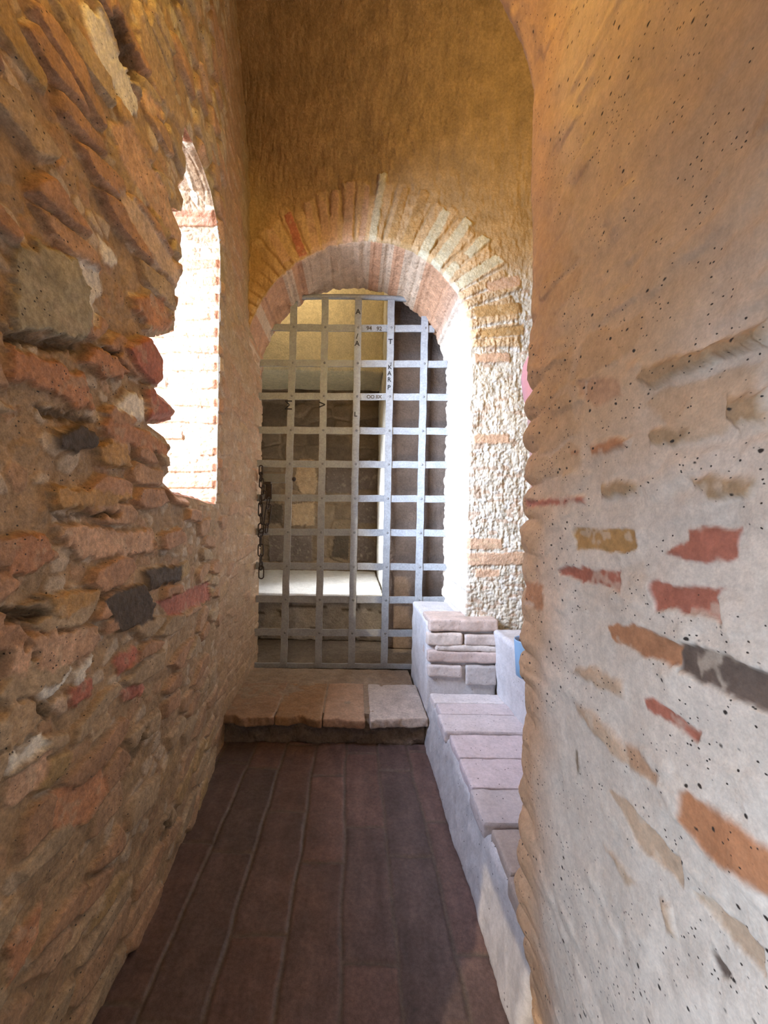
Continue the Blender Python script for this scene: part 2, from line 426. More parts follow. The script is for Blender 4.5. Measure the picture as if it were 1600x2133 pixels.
ARCH_STONES='''
V .014|0.106,3.191 0.150,3.187 0.095,2.827 0.048,2.830
P .012|-0.088,3.167 -0.034,3.162 -0.050,2.781 -0.107,2.785
O .012|0.240,3.109 0.279,3.097 0.206,2.819 0.157,2.828
P .012|0.023,3.137 0.056,3.134 0.020,2.776 -0.022,2.779
O .014|0.344,3.086 0.393,3.070 0.295,2.756 0.229,2.783
V .013|0.470,2.975 0.513,2.944 0.352,2.625 0.292,2.657
V .014|0.593,2.921 0.636,2.879 0.431,2.581 0.376,2.623
V .014|0.691,2.815 0.746,2.783 0.629,2.678 0.589,2.708
V .012|0.770,2.702 0.814,2.659 0.547,2.486 0.504,2.527
V .01|0.534,2.671 0.577,2.641 0.467,2.507 0.424,2.543
P .012|-0.171,3.132 -0.125,3.128 -0.136,2.787 -0.188,2.791
P .01|-0.251,3.082 -0.204,3.078 -0.170,2.790 -0.222,2.779
P .01|-0.579,2.941 -0.537,2.961 -0.415,2.764 -0.468,2.729
R .01|-0.461,3.019 -0.420,3.039 -0.315,2.777 -0.368,2.763
P .01|-0.344,3.076 -0.303,3.086 -0.234,2.794 -0.286,2.783
P .010|0.651,2.138 0.856,2.150 0.862,2.093 0.660,2.086
P .01|0.629,1.096 0.833,1.095 0.834,1.035 0.630,1.028
P .01|0.631,1.009 0.962,1.021 0.964,0.950 0.645,0.939
P .008|0.686,0.918 0.822,0.923 0.823,0.876 0.687,0.874
O .012|0.647,2.405 0.905,2.431 0.920,2.369 0.662,2.337
O .01|0.690,2.270 0.934,2.312 0.936,2.247 0.691,2.226
P .01|0.712,2.542 0.902,2.587 0.917,2.527 0.727,2.483
P .01|0.659,1.683 0.864,1.687 0.865,1.632 0.660,1.629'''
FAR_STONES='''
T .02|-0.679,1.902 -0.505,1.887 -0.460,1.615 -0.498,1.470 -0.654,1.467 -0.750,1.639
G .02|-0.371,1.849 -0.039,1.797 -0.034,1.478 -0.365,1.501
G .02|0.025,1.421 0.287,1.396 0.291,1.135 0.030,1.131
T .02|-0.786,1.349 -0.496,1.383 -0.491,1.093 -0.781,1.088
G .02|-1.041,0.996 -0.519,1.034 -0.513,0.657 -1.035,0.648
D .02|-0.230,1.068 -0.055,1.042 -0.078,0.694 -0.282,0.719
G .02|0.004,0.985 0.266,0.932 0.270,0.671 -0.020,0.666
G .02|0.017,1.885 0.249,1.918 0.255,1.541 0.023,1.537
D .02|-1.047,1.344 -0.873,1.347 -0.869,1.115 -1.043,1.112'''
OPENING=[(1.300,2.513),(1.282,2.436),(1.290,2.409),(1.295,2.376),(1.300,2.335),(1.257,2.274),(1.299,2.265),(1.287,2.216),(1.202,2.158),(1.248,2.138),(1.272,2.134),(1.268,2.054),(1.281,1.986),(1.249,1.934),(1.254,1.892),(1.248,1.795),(1.152,1.734),(1.085,1.698),(1.127,1.680),(1.149,1.664),(1.152,1.583),(1.120,1.562),(1.187,1.558),(1.237,1.548),(1.239,1.505),(1.095,1.456),(1.194,1.440),(1.232,1.418),(1.209,1.381),(1.229,1.335),(1.179,1.303),(1.271,1.267),(1.500,1.260),(1.650,1.250),(1.780,1.250),(1.800,1.270),(1.802,1.600),(1.795,2.000),(1.800,2.300),(1.800,2.400),(1.785,2.460),(1.710,2.530),(1.620,2.570),(1.500,2.565),(1.380,2.540)]

# ------------------------------------------------------------------ left wall (rubble and brick, slit window)
def XL(Y):
    return np.interp(Y, [-9, 1.3, 1.95, 2.7, 9], [-.60, -.60, -.67, -.69, -.69])
def left_field(Y, Z):
    wy = Y+.03*fbm(Y, Z, sc=7, oc=3, seed=21); wz = Z+.02*fbm(Y, Z, sc=6, oc=3, seed=22)
    e1, c1 = voronoi(wy/.17, wz/.062+.4*np.sin(wy*2), seed=4, jit=.75)
    e2, c2 = voronoi(wy/.055, wz/.040, seed=8)
    big = smooth(.06, .22, e1); sm = smooth(.08, .3, e2)
    isb = smooth(.42, .5, c1)               # brick or stone piece against mortar packed with chips
    n4 = fbm(Y, Z, sc=18, oc=5, seed=31)
    h = .002*n4*3 + isb*big*(.010+.014*c1) + (1-isb)*sm*.005*c2 + .012*fbm(Y, Z, sc=3, oc=3, seed=5)
    mort = np.array([.38, .255, .14])
    brick = np.array([.42, .24, .135]); tan = np.array([.42, .31, .19]); ochre = np.array([.42, .28, .12])
    k = c1[..., None]
    stone = np.where(k > .8, brick, np.where(k > .62, tan, np.where(k > .5, brick*.75+tan*.3, ochre)))
    C = mort*(1+.22*n4[..., None])
    chip = np.where(c2[..., None] > .72, np.array([.62, .54, .42]), np.where(c2[..., None] > .5, brick, mort*.9))
    C = C*(1-.5*sm[..., None])+chip*.5*sm[..., None]
    f = (isb*big)[..., None]
    C = C*(1-f)+stone*(1+.18*n4[..., None])*f
    # beyond the window and in the upper part the render is smoother and browner
    sm2 = smooth(1.75, 1.95, Y)
    h = h*(1-.65*sm2); C = C*(1-.55*sm2[..., None])+np.array([.42, .25, .14])*(.55*sm2[..., None])
    # greenish bloom high up near the viewer
    lo = smooth(1.0, .5, Z)  # lower wall coloured darker and browner to stand for its shade
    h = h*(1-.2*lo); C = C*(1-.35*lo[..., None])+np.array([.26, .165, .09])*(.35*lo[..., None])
    g = smooth(1.9, 2.4, Z)*smooth(-.2, .4, fbm(Y, Z, sc=2.5, oc=3, seed=44))
    C = C*(1-.35*g[..., None])+np.array([.36, .32, .13])*(.35*g[..., None])
    return h, C
inv = np.concatenate([np.linspace(-1.8, .48, 60)[:-1], 1/np.linspace(1/.48, 1/2.78, 420)])
zs = np.linspace(-.02, 4.32, 1080)
Yg, Zg = np.meshgrid(inv, zs, indexing='ij')
# arrises of the slit window, snapped so the wall ends exactly on it
def dense(poly, step):
    out = []
    P = poly+[poly[0]]
    for (a, b), (c, d) in zip(P[:-1], P[1:]):
        n = max(1, int(math.hypot(c-a, d-b)/step))
        out += [(a+(c-a)*i/n, b+(d-b)*i/n) for i in range(n)]
    return np.array(out)
sel = (Yg > .98) & (Yg < 1.95) & (Zg > 1.1) & (Zg < 2.75)
sd = np.full(Yg.shape, -1.)
sd[sel] = poly_sdf(Yg[sel], Zg[sel], OPENING)
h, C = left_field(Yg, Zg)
lay_stones(Yg, Zg, h, C, parse(LEFT_STONES), edge=.008, warp=.012, mortar=(.50, .40, .27))
h = h*smooth(.0, .03, -sd)*1.0
Yb, Zb = Yg.copy(), Zg.copy()
cont = dense(OPENING, .003)
near = np.abs(sd) < .0045
ii = np.argwhere(near)
for i, j in ii:
    d = (cont[:, 0]-Yg[i, j])**2+(cont[:, 1]-Zg[i, j])**2
    k = int(np.argmin(d)); Yb[i, j], Zb[i, j] = cont[k]
h[near] = 0
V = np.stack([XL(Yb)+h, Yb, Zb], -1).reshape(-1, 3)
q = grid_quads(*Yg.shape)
inside = ((sd > .001) | ((Yb > -.80) & (Yb < -.20) & (Zb > .60) & (Zb < 1.30))).ravel()  # also drops the invented hole that lets the side fill in
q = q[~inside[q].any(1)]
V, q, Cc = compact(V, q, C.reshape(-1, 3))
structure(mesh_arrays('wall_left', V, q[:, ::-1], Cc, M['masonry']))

# the reveal of the slit window
ctr = np.array([1.5, 1.9])
dd = np.concatenate([np.linspace(0, .35, 110), np.linspace(.36, .55, 14)])
T = cont; nT = len(T)
tan_ = np.roll(T, -2, 0)-np.roll(T, 2, 0); tan_ /= np.linalg.norm(tan_, axis=1, keepdims=True)+1e-9
for _ in range(3): tan_ = (np.roll(tan_, 1, 0)+tan_+np.roll(tan_, -1, 0))/3
nor = np.stack([-tan_[:, 1], tan_[:, 0]], 1)
if np.mean(np.sum(nor*(ctr-T), 1)) < 0: nor = -nor
arc = np.cumsum(np.hypot(*(T-np.roll(T, 1, 0)).T))
Tc, Dc = np.meshgrid(arc, dd, indexing='ij')
Ty = np.repeat(T[:, :1], len(dd), 1); Tz = np.repeat(T[:, 1:], len(dd), 1)
far = Ty > 1.74
zz = Tz+.04*Dc
row = np.floor(zz/.078+.25*fbm(Dc, zz, sc=3, oc=2, seed=2))
fr = zz/.078+.25*fbm(Dc, zz, sc=3, oc=2, seed=2)-row
isbr = smooth(.04, .12, fr)*smooth(.62, .52, fr)*(_hash(row, np.floor(Dc/.16+row*.5), row*0, 5) > .25)
e2, c2 = voronoi(Dc/.03, Tz/.022, seed=3)
n4 = fbm(Dc, Tz, Ty, sc=28, oc=5, seed=61)
hh = .007*n4+.010*isbr+.006*smooth(.08, .3, e2)*(1-isbr)*c2
hh = hh*smooth(0, .02, Dc)
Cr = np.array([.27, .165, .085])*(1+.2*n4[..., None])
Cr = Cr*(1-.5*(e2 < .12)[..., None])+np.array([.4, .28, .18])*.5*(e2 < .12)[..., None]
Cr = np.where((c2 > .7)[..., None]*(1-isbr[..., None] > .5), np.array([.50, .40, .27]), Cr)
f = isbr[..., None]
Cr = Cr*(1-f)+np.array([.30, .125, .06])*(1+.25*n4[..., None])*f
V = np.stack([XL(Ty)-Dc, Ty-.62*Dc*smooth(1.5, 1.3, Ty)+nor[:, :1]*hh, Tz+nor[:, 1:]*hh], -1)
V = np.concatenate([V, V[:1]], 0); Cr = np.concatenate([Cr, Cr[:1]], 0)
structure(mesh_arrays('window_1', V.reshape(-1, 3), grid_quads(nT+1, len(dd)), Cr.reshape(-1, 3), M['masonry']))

# ------------------------------------------------------------------ right wall (limewashed, bricks showing), turning at its end
RX, RY = .375, .862
def right_profile(s):
    """s: metres along the wall from the rounded arris; negative = towards the viewer, positive = round the end face"""
    r = .03
    q = r*math.pi/2
    x = np.where(s < 0, RX, np.where(s < q, RX+r-r*np.cos(np.clip(s, 0, q)/r), RX+r+(s-q)))
    y = np.where(s < 0, RY-r+s, np.where(s < q, RY-r+r*np.sin(np.clip(s, 0, q)/r), RY))
    nx = np.where(s < 0, -1, np.where(s < q, -np.cos(np.clip(s, 0, q)/r), 0))
    ny = np.where(s < 0, 0, np.where(s < q, np.sin(np.clip(s, 0, q)/r), 1))
    return x, y, nx, ny
yy = 1/np.linspace(1/.32, 1/(RY-.03), 380)
ss = np.concatenate([np.linspace(-1.8, .315, 60)-(RY-.03), yy-(RY-.03), np.linspace(.0015, .06, 34), np.linspace(.07, 1.0, 60)])
zs = np.linspace(-.02, 3.0, 1150)
S, Z = np.meshgrid(ss, zs, indexing='ij')
x, y, nx, ny = right_profile(S)
U = S+(RY-.03)
n3 = fbm(U, Z, sc=5, oc=4, seed=71); n4 = fbm(U, Z, sc=22, oc=4, seed=72)
wob = smooth(-.075, -.008, S)*smooth(.35, .05, S)
wcol = smooth(-.17, -.01, S+.05*fbm(U, Z, sc=7, oc=3, seed=78))*smooth(.35, .05, S)
cour = np.abs(np.sin((Z+.012*fbm(U*0, Z, sc=2.5, oc=2, seed=9)+.03*fbm(U*0, Z, sc=1.6, oc=2, seed=10))*math.pi/.071))**.7
h = .010*n3+.0025*n4
h += wob*((.012+.010*vnoise(U*0, Z*9, seed=14))*(cour-.5)+.006*n4)*smooth(1.9, 1.45, Z)
lumps = smooth(.1, .5, fbm(U, Z*2.2, sc=9, oc=3, seed=75))
h += .004*lumps
pl = np.array([.69, .61, .51]); ta = np.array([.58, .42, .27])
up = smooth(1.05, 1.5, Z+.25*n3)[..., None]  # warm upper and pale lower light painted into the plaster colour
C = pl*(1-up)+ta*up
C = C*(1+.10*n3[..., None]+.05*n4[..., None])
w2 = wcol[..., None]*.8
C = C*(1-w2)+np.array([.52, .29, .135])*(1+.15*n4[..., None])*w2
band = smooth(1.0, 1.35, Z)*smooth(2.0, 1.6, Z)
e1, c1 = voronoi(U/.16+.3*n3, Z/.075+.25*n4, seed=15, jit=.6)
pch = (smooth(.62, .7, c1)*smooth(.05, .2, e1)*band*.55)[..., None]
C = C*(1-pch)+np.array([.52, .33, .17])*pch
h += .003*pch[..., 0]
lay_stones(U, Z, h, C, [(k, a*(.65 if a > 0 else .4), p) for k, a, p in parse(RIGHT_STONES)], edge=.004, warp=.006, seed=30, patch=.5, soft=3, mortar=(.64, .54, .42))
lean = -1.2*np.clip(Z-2.1, 0, None)**2+.05*smooth(.45, -.1, Z)
V = np.stack([x+nx*h+lean, y+ny*h, Z], -1)
structure(mesh_arrays('wall_right', V.reshape(-1, 3), grid_quads(*S.shape), C.reshape(-1, 3), M['plaster']))

# ------------------------------------------------------------------ end wall with the round-headed doorway
AX, AR, AZ = -.03, .668, 2.17
def Yf(x): return 2.37-.19*np.clip((x+.7)/1.34, 0, 1)
nj, na = 440, 560
jz = np.linspace(0, AZ, nj, endpoint=False)
th = np.linspace(math.pi, 0, na)
cx = np.concatenate([np.full(nj, AX-AR), AX+AR*np.cos(th), np.full(nj, AX+AR)])
cz = np.concatenate([jz, AZ+AR*np.sin(th), jz[::-1]])
ox = np.concatenate([np.full(nj, -1.), np.cos(th), np.full(nj, 1.)])
oz = np.concatenate([np.zeros(nj), np.sin(th), np.zeros(nj)])
tt = np.cumsum(np.hypot(np.diff(cx, prepend=cx[0]), np.diff(cz, prepend=cz[0])))
BL, BR, BT = -.85, 1.45, 4.35
with np.errstate(divide='ignore', invalid='ignore'):
    rl = np.where(ox < -1e-6, (BL-cx)/ox, 99); rr = np.where(ox > 1e-6, (BR-cx)/ox, 99); rt = np.where(oz > 1e-6, (BT-cz)/oz, 99)
reach = np.minimum(np.minimum(rl, rr), rt)
n1, n2 = 70, 250
s1 = np.linspace(0, 1, n1, endpoint=False); s2 = np.linspace(0, 1, n2)
# soffit from the back (y=2.74) to the front, then outward on the face
wob = .008*fbm(tt, tt*0, sc=16, oc=3, seed=81)+.004*vnoise(tt*45, tt*0, seed=82)
X1 = (cx+ox*wob*-1)[:, None]+0*s1; Z1 = (cz+oz*wob*-1)[:, None]+0*s1
Y1 = 2.74+(Yf(cx)[:, None]-2.74)*s1[None]
g = s2**1.15
X2 = cx[:, None]+ox[:, None]*reach[:, None]*g; Z2 = cz[:, None]+oz[:, None]*reach[:, None]*g
Y2 = Yf(X2)-.40*np.clip(Z2-2.9, 0, None)**2
TT = np.repeat(tt[:, None], n1, 1)
# soffit: courses run across its depth
n4 = fbm(TT, Y1, sc=24, oc=4, seed=83)
fr = np.abs(((TT/.072+.15*n4) % 1)-.5)*2
hs = .004*n4+.005*smooth(.15, .5, fr)
Cs = np.array([.56, .40, .27])*(1+.15*n4[..., None])
bb = (_hash(np.floor(TT/.072), TT*0, TT*0, 7) > .45)
Cs = np.where(bb[..., None], np.array([.50, .27, .15])*(1+.2*n4[..., None]), Cs)
rj = smooth(.0, .2, X1)[..., None]*smooth(2.6, 2.2, Z1)[..., None]     # the right jamb is painted paler, as if lit from the window
Cs = Cs*(1-rj)+np.array([.74, .66, .56])*(1+.06*n4[..., None])*rj
# face
nA = fbm(X2, Z2, sc=14, oc=5, seed=91); nB = fbm(X2, Z2, sc=3, oc=3, seed=92)
nC = fbm(X2*3, Z2, sc=22, oc=3, seed=94)
nD = 1-np.abs(fbm(X2, Z2*1.5, sc=50, oc=4, seed=95))*2
hf = .008*nA+.010*nB+.005*nC
e1, c1 = voronoi(X2/.042+.6*nA, Z2/.020+.5*nA, seed=19)
rub = smooth(.25, .5, X2)*smooth(2.75, 2.45, Z2)
hf += rub*(smooth(.02, .35, e1)*(.001+.004*c1)+.004*nD)
Cf = np.array([.42, .27, .125])*(1+.22*nA[..., None]+.15*nB[..., None])
pale = np.array([.56, .49, .38])*(1+.25*nA[..., None])
Cf = Cf*(1-rub[..., None])+np.where(c1[..., None] > .8, np.array([.60, .54, .45]), np.where(c1[..., None] < .15, np.array([.46, .34, .24]), pale))*rub[..., None]
rad = np.hypot(X2-AX, Z2-AZ); ang = np.arctan2(Z2-AZ, X2-AX)
dep = .24+.08*_hash(np.floor(ang/.083), ang*0, ang*0, 12)
ring = smooth(.66, .68, rad)*smooth(AR+dep+.03, AR+dep, rad)*(Z2 > AZ)
fa = np.abs(((ang/.083+.12*nA) % 1)-.5)*2
vous = ring*smooth(.95, .6, fa)*smooth(.4, .6, .75+.5*nB)
left = smooth(.1, -.3, X2)
hf += vous*.010
vc = np.array([.56, .37, .19])*(1+.2*nA[..., None])
Cf = Cf*(1-.9*vous[..., None])+vc*.9*vous[..., None]
om = (ring*(1-vous)*left)[..., None]*.4
Cf = Cf*(1-om)+np.array([.46, .26, .10])*om
lay_stones(X2, Z2, hf, Cf, parse(ARCH_STONES), edge=.008, warp=.007, seed=60, patch=.3, mortar=(.55, .42, .25))
hf = hf*smooth(0, .02, reach[:, None]*g)
X = np.concatenate([X1-ox[:, None]*hs, X2], 1); Z = np.concatenate([Z1-oz[:, None]*hs, Z2], 1)
Yv = np.concatenate([Y1, Y2-hf], 1); Cw = np.concatenate([Cs, Cf], 1)
# soften the arris
k = 6
for _ in range(6):
    for Aq in (X, Yv, Z):
        seg = Aq[:, n1-k:n1+k]; Aq[:, n1-k+1:n1+k-1] = (seg[:, :-2]+seg[:, 1:-1]+seg[:, 2:])/3
V = np.stack([X, Yv, Z], -1)
structure(mesh_arrays('wall_back', V.reshape(-1, 3), grid_quads(*X.shape, flip=True), Cw.reshape(-1, 3), M['rough_plaster']))

# ------------------------------------------------------------------ floor
xs = np.linspace(-.85, 1.45, 520); ys = np.concatenate([np.linspace(-1.8, .3, 40)[:-1], np.linspace(.3, 2.8, 500)])
Xg, Yg = np.meshgrid(xs, ys, indexing='ij')
ww = .012*fbm(Xg, Yg, sc=5, oc=3, seed=101)
colm = np.floor((Xg+ww+.02)/.158); fx = (Xg+ww+.02)/.158-colm
offy = _hash(colm, colm*0, colm*0, 6)
ry = (Yg+ww)/.46+offy; rowm = np.floor(ry); fy = ry-rowm
dj = np.minimum(np.minimum(fx, 1-fx)*.158, np.minimum(fy, 1-fy)*.46)
cid = _hash(colm, rowm, colm*0, 8)
n4 = fbm(Xg, Yg, sc=18, oc=4, seed=103)
jo = smooth(.002, .010, dj)
h = .004*jo+.0025*n4+.004*fbm(Xg, Yg, sc=4, oc=2, seed=104)
st = fbm(Xg*5, Yg*.8, sc=6, oc=4, seed=107)
C = (1+.35*st[..., None])*(np.array([.125, .080, .072])+np.array([.035, .012, .006])*(cid[..., None]-.5)*1.6)*(1+.2*n4[..., None])
C = C*jo[..., None]+np.array([.115, .085, .07])*(1-jo[..., None])
V = np.stack([Xg, Yg, h], -1)
structure(mesh_arrays('floor', V.reshape(-1, 3), grid_quads(*Xg.shape), C.reshape(-1, 3), M['paver']))

# ------------------------------------------------------------------ shell nobody sees from here: ceiling, wall behind, niche walls
def slab(name, lo, hi, col, mat=None):
    bm = bmesh.new(); box(bm, lo, hi)
    m = mat or M['plain_'+col]
    return structure(bm_obj(name, bm, m))
M['plain_tan'] = mk('plain_tan_plaster', .9, (.46, .33, .20), .2, bump=((30, .8, .01),), vary=.15)
M['plain_dark'] = mk('plain_dark_plaster', .9, (.16, .12, .085), .2, bump=((30, .8, .01),), vary=.25)
slab('ceiling', (-1.3, .87, 4.3), (1.6, 2.8, 4.4), 'tan')
slab('ceiling_near', (-.75, -1.9, 2.95), (1.45, .86, 3.05), 'tan').name = 'ceiling.001'
slab('wall_front', (-.75, -1.95, 0), (.5, -1.8, 3.05), 'dark')
slab('wall_above', (-.70, .80, 3.0), (1.45, .87, 4.35), 'tan').name = 'wall_upper'
slab('wall_side', (1.28, .84, 0), (1.42, 2.4, 4.35), 'tan').name = 'wall_niche'

# ------------------------------------------------------------------ chamber behind the grille
xs = np.linspace(-1.9, 1.5, 420); zs = np.linspace(.1, 4.4, 500)
Xg, Zg = np.meshgrid(xs, zs, indexing='ij')
nA = fbm(Xg, Zg, sc=9, oc=5, seed=111); nB = fbm(Xg, Zg, sc=2.2, oc=3, seed=112)
e1, c1 = voronoi(Xg/.30+.3*nB, Zg/.17, seed=33, jit=.6)
h = .012*nA+.02*smooth(.04, .2, e1)*c1
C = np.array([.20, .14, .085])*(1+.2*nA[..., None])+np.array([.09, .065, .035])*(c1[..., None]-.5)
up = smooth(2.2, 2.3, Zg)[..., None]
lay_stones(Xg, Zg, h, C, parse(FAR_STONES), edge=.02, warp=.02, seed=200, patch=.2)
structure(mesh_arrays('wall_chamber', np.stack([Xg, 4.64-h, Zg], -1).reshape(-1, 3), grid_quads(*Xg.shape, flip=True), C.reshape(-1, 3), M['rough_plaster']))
M['cream'] = mk('cream_plaster', .85, (.62, .52, .30), .2, bump=((12, .8, .03), (60, .3, .006)), vary=.16)
def cream(P, N, n): return np.array([.62, .53, .33])*(1+.15*n[:, None])
def brown(P, N, n): return np.array([.30, .21, .12])*(1+.2*n[:, None])
o = rough_box('wall_vault', (-1.9, 4.0, 2.72), (.27, 4.64, 4.3), cream, M['rough_plaster'], res=.03, r=.03, amp=.02, seed=4, sc=4); structure(o)
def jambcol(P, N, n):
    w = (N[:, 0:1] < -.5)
    return np.where(w, np.array([.80, .78, .70]), np.array([.22, .165, .13])*(1+.2*n[:, None]))  # left face painted pale as if lit, other faces dark
o = rough_box('wall_partition', (.262, 3.08, .15), (1.5, 4.64, 4.3), jambcol, M['rough_plaster'], res=.025, r=.02, amp=.012, seed=5, sc=6); structure(o)
slab('floor_chamber', (-1.9, 2.74, .05), (1.5, 4.7, .15), 'dark').name = 'floor.001'
slab('ceiling_chamber', (-1.9, 2.74, 4.3), (1.5, 4.7, 4.4), 'tan').name = 'ceiling.002'
slab('wall_chamber_left', (-2.0, 2.74, .1), (-1.88, 4.7, 4.4), 'tan')
slab('wall_chamber_right', (1.45, 2.6, 0), (1.6, 4.7, 4.4), 'dark')
slab('wall_chamber_front', (-1.95, 2.72, 0), (-.72, 2.76, 4.4), 'dark')
slab('wall_behind', (.66, 2.73, 0), (1.5, 2.76, 4.4), 'dark').name = 'wall_chamber_front.001'

bench = empty('stone_bench', (-.8, 3.9, .15), 'pale stone bench along the far wall of the chamber behind the grille', 'bench')
def stonetop(P, N, n): return np.array([.78, .76, .72])*(1+.06*n[:, None])
def stonefront(P, N, n):
    e, c = voronoi(P[:, 0]/.28, P[:, 2]/.2, seed=3, jit=.5)
    return np.where(e[:, None] < .05, np.array([.12, .09, .06]), np.array([.36, .31, .25])*(.8+.5*c[:, None]))*(1+.15*n[:, None])
rough_box('bench_top', (-1.865, 3.2, .49), (.245, 4.60, .56), stonetop, M['ledge'], bench, res=.02, r=.015, amp=.008, seed=6)
rough_box('bench_front', (-1.865, 3.26, .15), (.245, 4.60, .50), stonefront, M['rough_plaster'], bench, res=.02, r=.02, amp=.012, seed=7)

# ------------------------------------------------------------------ threshold step
step = empty('threshold_step', (-.15, 2.3, 0), 'worn brick threshold step with a crumbling front edge below the iron grille', 'step')
def risercol(P, N, n): return np.array([.16, .12, .09])*(1+.35*n[:, None])
rough_box('riser', (-.74, 2.03, 0), (.385, 2.66, .125), risercol, M['rough_plaster'], step, res=.008, r=.012, amp=.022, seed=9, sc=20)
TX = [(-.735, -.405, (.26, .16, .10)), (-.402, -.155, (.27, .155, .08)), (-.150, .070, (.36, .22, .14)), (.095, .40, (.48, .41, .36))]  # left bricks darkened, right one paled: the fall of light painted in
for i, (a, b, c) in enumerate(TX):
    def tc(P, N, n, c=c): return np.array(c)*(1+.22*n[:, None])
    def sh(S, i=i):
        f = smooth(2.12, 1.98, S[:, 1])
        cr = fbm(S[:, 0], S[:, 2]*.5, sc=13, oc=4, seed=40+i)
        S[:, 1] += f*(.03*cr+.035*np.clip(vnoise(S[:, 0]*11, S[:, 0]*0, seed=70+i), 0, 1))
        S[:, 2] += .008*fbm(S[:, 0], S[:, 1], sc=5, oc=2, seed=i)
        return S
    o = rough_box('paving_brick', (a, 1.985+.004*i, .108), (b, 2.42, .155), tc, M['paver'], step, res=.006, r=.009, amp=.003, seed=20+i, shape=sh)
def tmort(P, N, n): return np.array([.25, .18, .125])*(1+.25*n[:, None])
rough_box('mortar_bed', (-.735, 2.06, .08), (.385, 2.66, .150), tmort, M['paver'], step, res=.01, r=.006, amp=.006, seed=31)

# ------------------------------------------------------------------ ledge with brick coping along the right side, pier and parapet
white = np.array([.58, .55, .545])
def lime(P, N, n): return white*(1+.10*n[:, None])
def limeface(P, N, n):
    return (white*.85)*(1+.3*n[:, None])
ledge = empty('brick_ledge', (.6, 1.45, 0), 'low limewashed ledge with brick coping running beside the floor on the right', 'ledge')
def batter(S):
    S[:, 0] += .05*np.clip(S[:, 2]/.25, 0, 1)*smooth(.6, .4, S[:, 0])
    S[:, 0] += .008*fbm(S[:, 1], S[:, 2], sc=4, oc=3, seed=77)*smooth(.6, .4, S[:, 0])
    return S
rough_box('ledge_base', (.382, .87, 0), (1.27, 2.14, .225), limeface, M['ledge'], ledge, res=.008, r=.02, amp=.007, seed=41, shape=batter)
ye = [2.10, 1.985, 1.865, 1.705, 1.53, 1.352, 1.19, 1.03, .88]
for i in range(len(ye)-1):
    a, b = ye[i+1]+.006, ye[i]-.004
    x0 = .425+.010*math.sin(i*2.3)
    cc = [(.66, .60, .58), (.62, .53, .52), (.64, .56, .55), (.62, .52, .52), (.60, .50, .50), (.50, .43, .41), (.40, .32, .27), (.40, .32, .27)][i]
    def tc(P, N, n, c=cc): return np.array(c)*(1+.10*n[:, None])
    x1 = .80 if ye[i] > 1.4 else 1.27
    rough_box('coping_brick', (x0, a, .200), (x1, b, .250+.004*(i % 3)), tc, M['ledge'], ledge, res=.008, r=.010, amp=.004, seed=50+i)
def sl(S):
    S[:, 0] += -.02*smooth(.3, .6, S[:, 2])
    return S
rough_box('plastered_kerb', (.79, 1.38, .20), (1.27, 2.12, .60), lime, M['ledge'], ledge, res=.012, r=.02, amp=.010, seed=43, sc=10, shape=sl)

pier = empty('brick_pier', (.6, 2.4, .24), 'low whitewashed brick pier standing in front of the right doorway jamb', 'pier')
rough_box('pier_core', (.405, 2.125, 0), (.80, 2.66, .63), lime, M['ledge'], pier, res=.008, r=.02, amp=.008, seed=45, sc=14)
rows = [(.586, .652, .412, .795, (.56, .43, .36)), (.505, .575, .405, .60, (.60, .50, .43)), (.51, .57, .61, .79, (.60, .50, .44)),
        (.415, .478, .408, .79, (.55, .43, .38)), (.475, .51, .45, .79, (.62, .54, .48)), (.335, .40, .412, .60, (.58, .50, .46)), (.29, .40, .62, .79, (.46, .42, .40))]
for i, (z0, z1, x0, x1, c) in enumerate(rows):
    def tc(P, N, n, c=c): return np.array(c)*(1+.14*n[:, None])
    def wv(S, i=i):
        S[:, 2] += .006*fbm(S[:, 0], S[:, 1], sc=9, oc=3, seed=300+i)
        S[:, 1] += .006*fbm(S[:, 0], S[:, 2], sc=14, oc=3, seed=320+i)
        return S
    rough_box('pier_brick', (x0, 2.095, z0), (x1, 2.30, z1), tc, M['ledge'], pier, res=.006, r=.012, amp=.004, seed=60+i, shape=wv)

# ------------------------------------------------------------------ the iron grille
GY = 2.68
gate = empty('iron_grille', (-.03, GY, .15), 'grey riveted flat-bar iron grille closing the arched brick doorway', 'gate')
R1 = math.radians(1.0)
def gx(px, py, Y=GY):
    dx, dy = px-740, py-1078
    return ((dx*math.cos(R1)+dy*math.sin(R1))*Y/800, 1.2-(-dx*math.sin(R1)+dy*math.cos(R1))*Y/800)
BW = .024
def bar(name, a, b, y0, y1, w=BW, mat='iron'):
    """flat bar from a to b in the (x, z) plane"""
    bm = bmesh.new()
    a = Vector((a[0], 0, a[1])); b = Vector((b[0], 0, b[1])); t = (b-a).normalized(); s = Vector((-t.z, 0, t.x))*w
    n = max(2, int((b-a).length/.05))
    rings = []
    for i in range(n+1):
        p = a.lerp(b, i/n)
        wob = Vector((math.sin(i*1.7+a.x*9)*.0012, 0, math.cos(i*1.3+a.z*7)*.0012))
        rings.append([bm.verts.new(p+wob+s*k+Vector((0, yy, 0))-Vector(gate.location)) for k, yy in ((-1, y0), (1, y0), (1, y1), (-1, y1))])
    for i in range(n):
        for k in range(4):
            bm.faces.new((rings[i][k], rings[i][(k+1) % 4], rings[i+1][(k+1) % 4], rings[i+1][k]))
    bm.faces.new(rings[0][::-1]); bm.faces.new(rings[-1])
    bmesh.ops.recalc_face_normals(bm, faces=bm.faces[:])
    return bm_obj(name, bm, M[mat], gate)
vert = [((613, 628), (591, 1386)), ((678, 622), (663, 1386)), ((747, 622), (732, 1386)), ((815, 626), (800, 1386)), ((885, 660), (871, 1260))]
vb = []
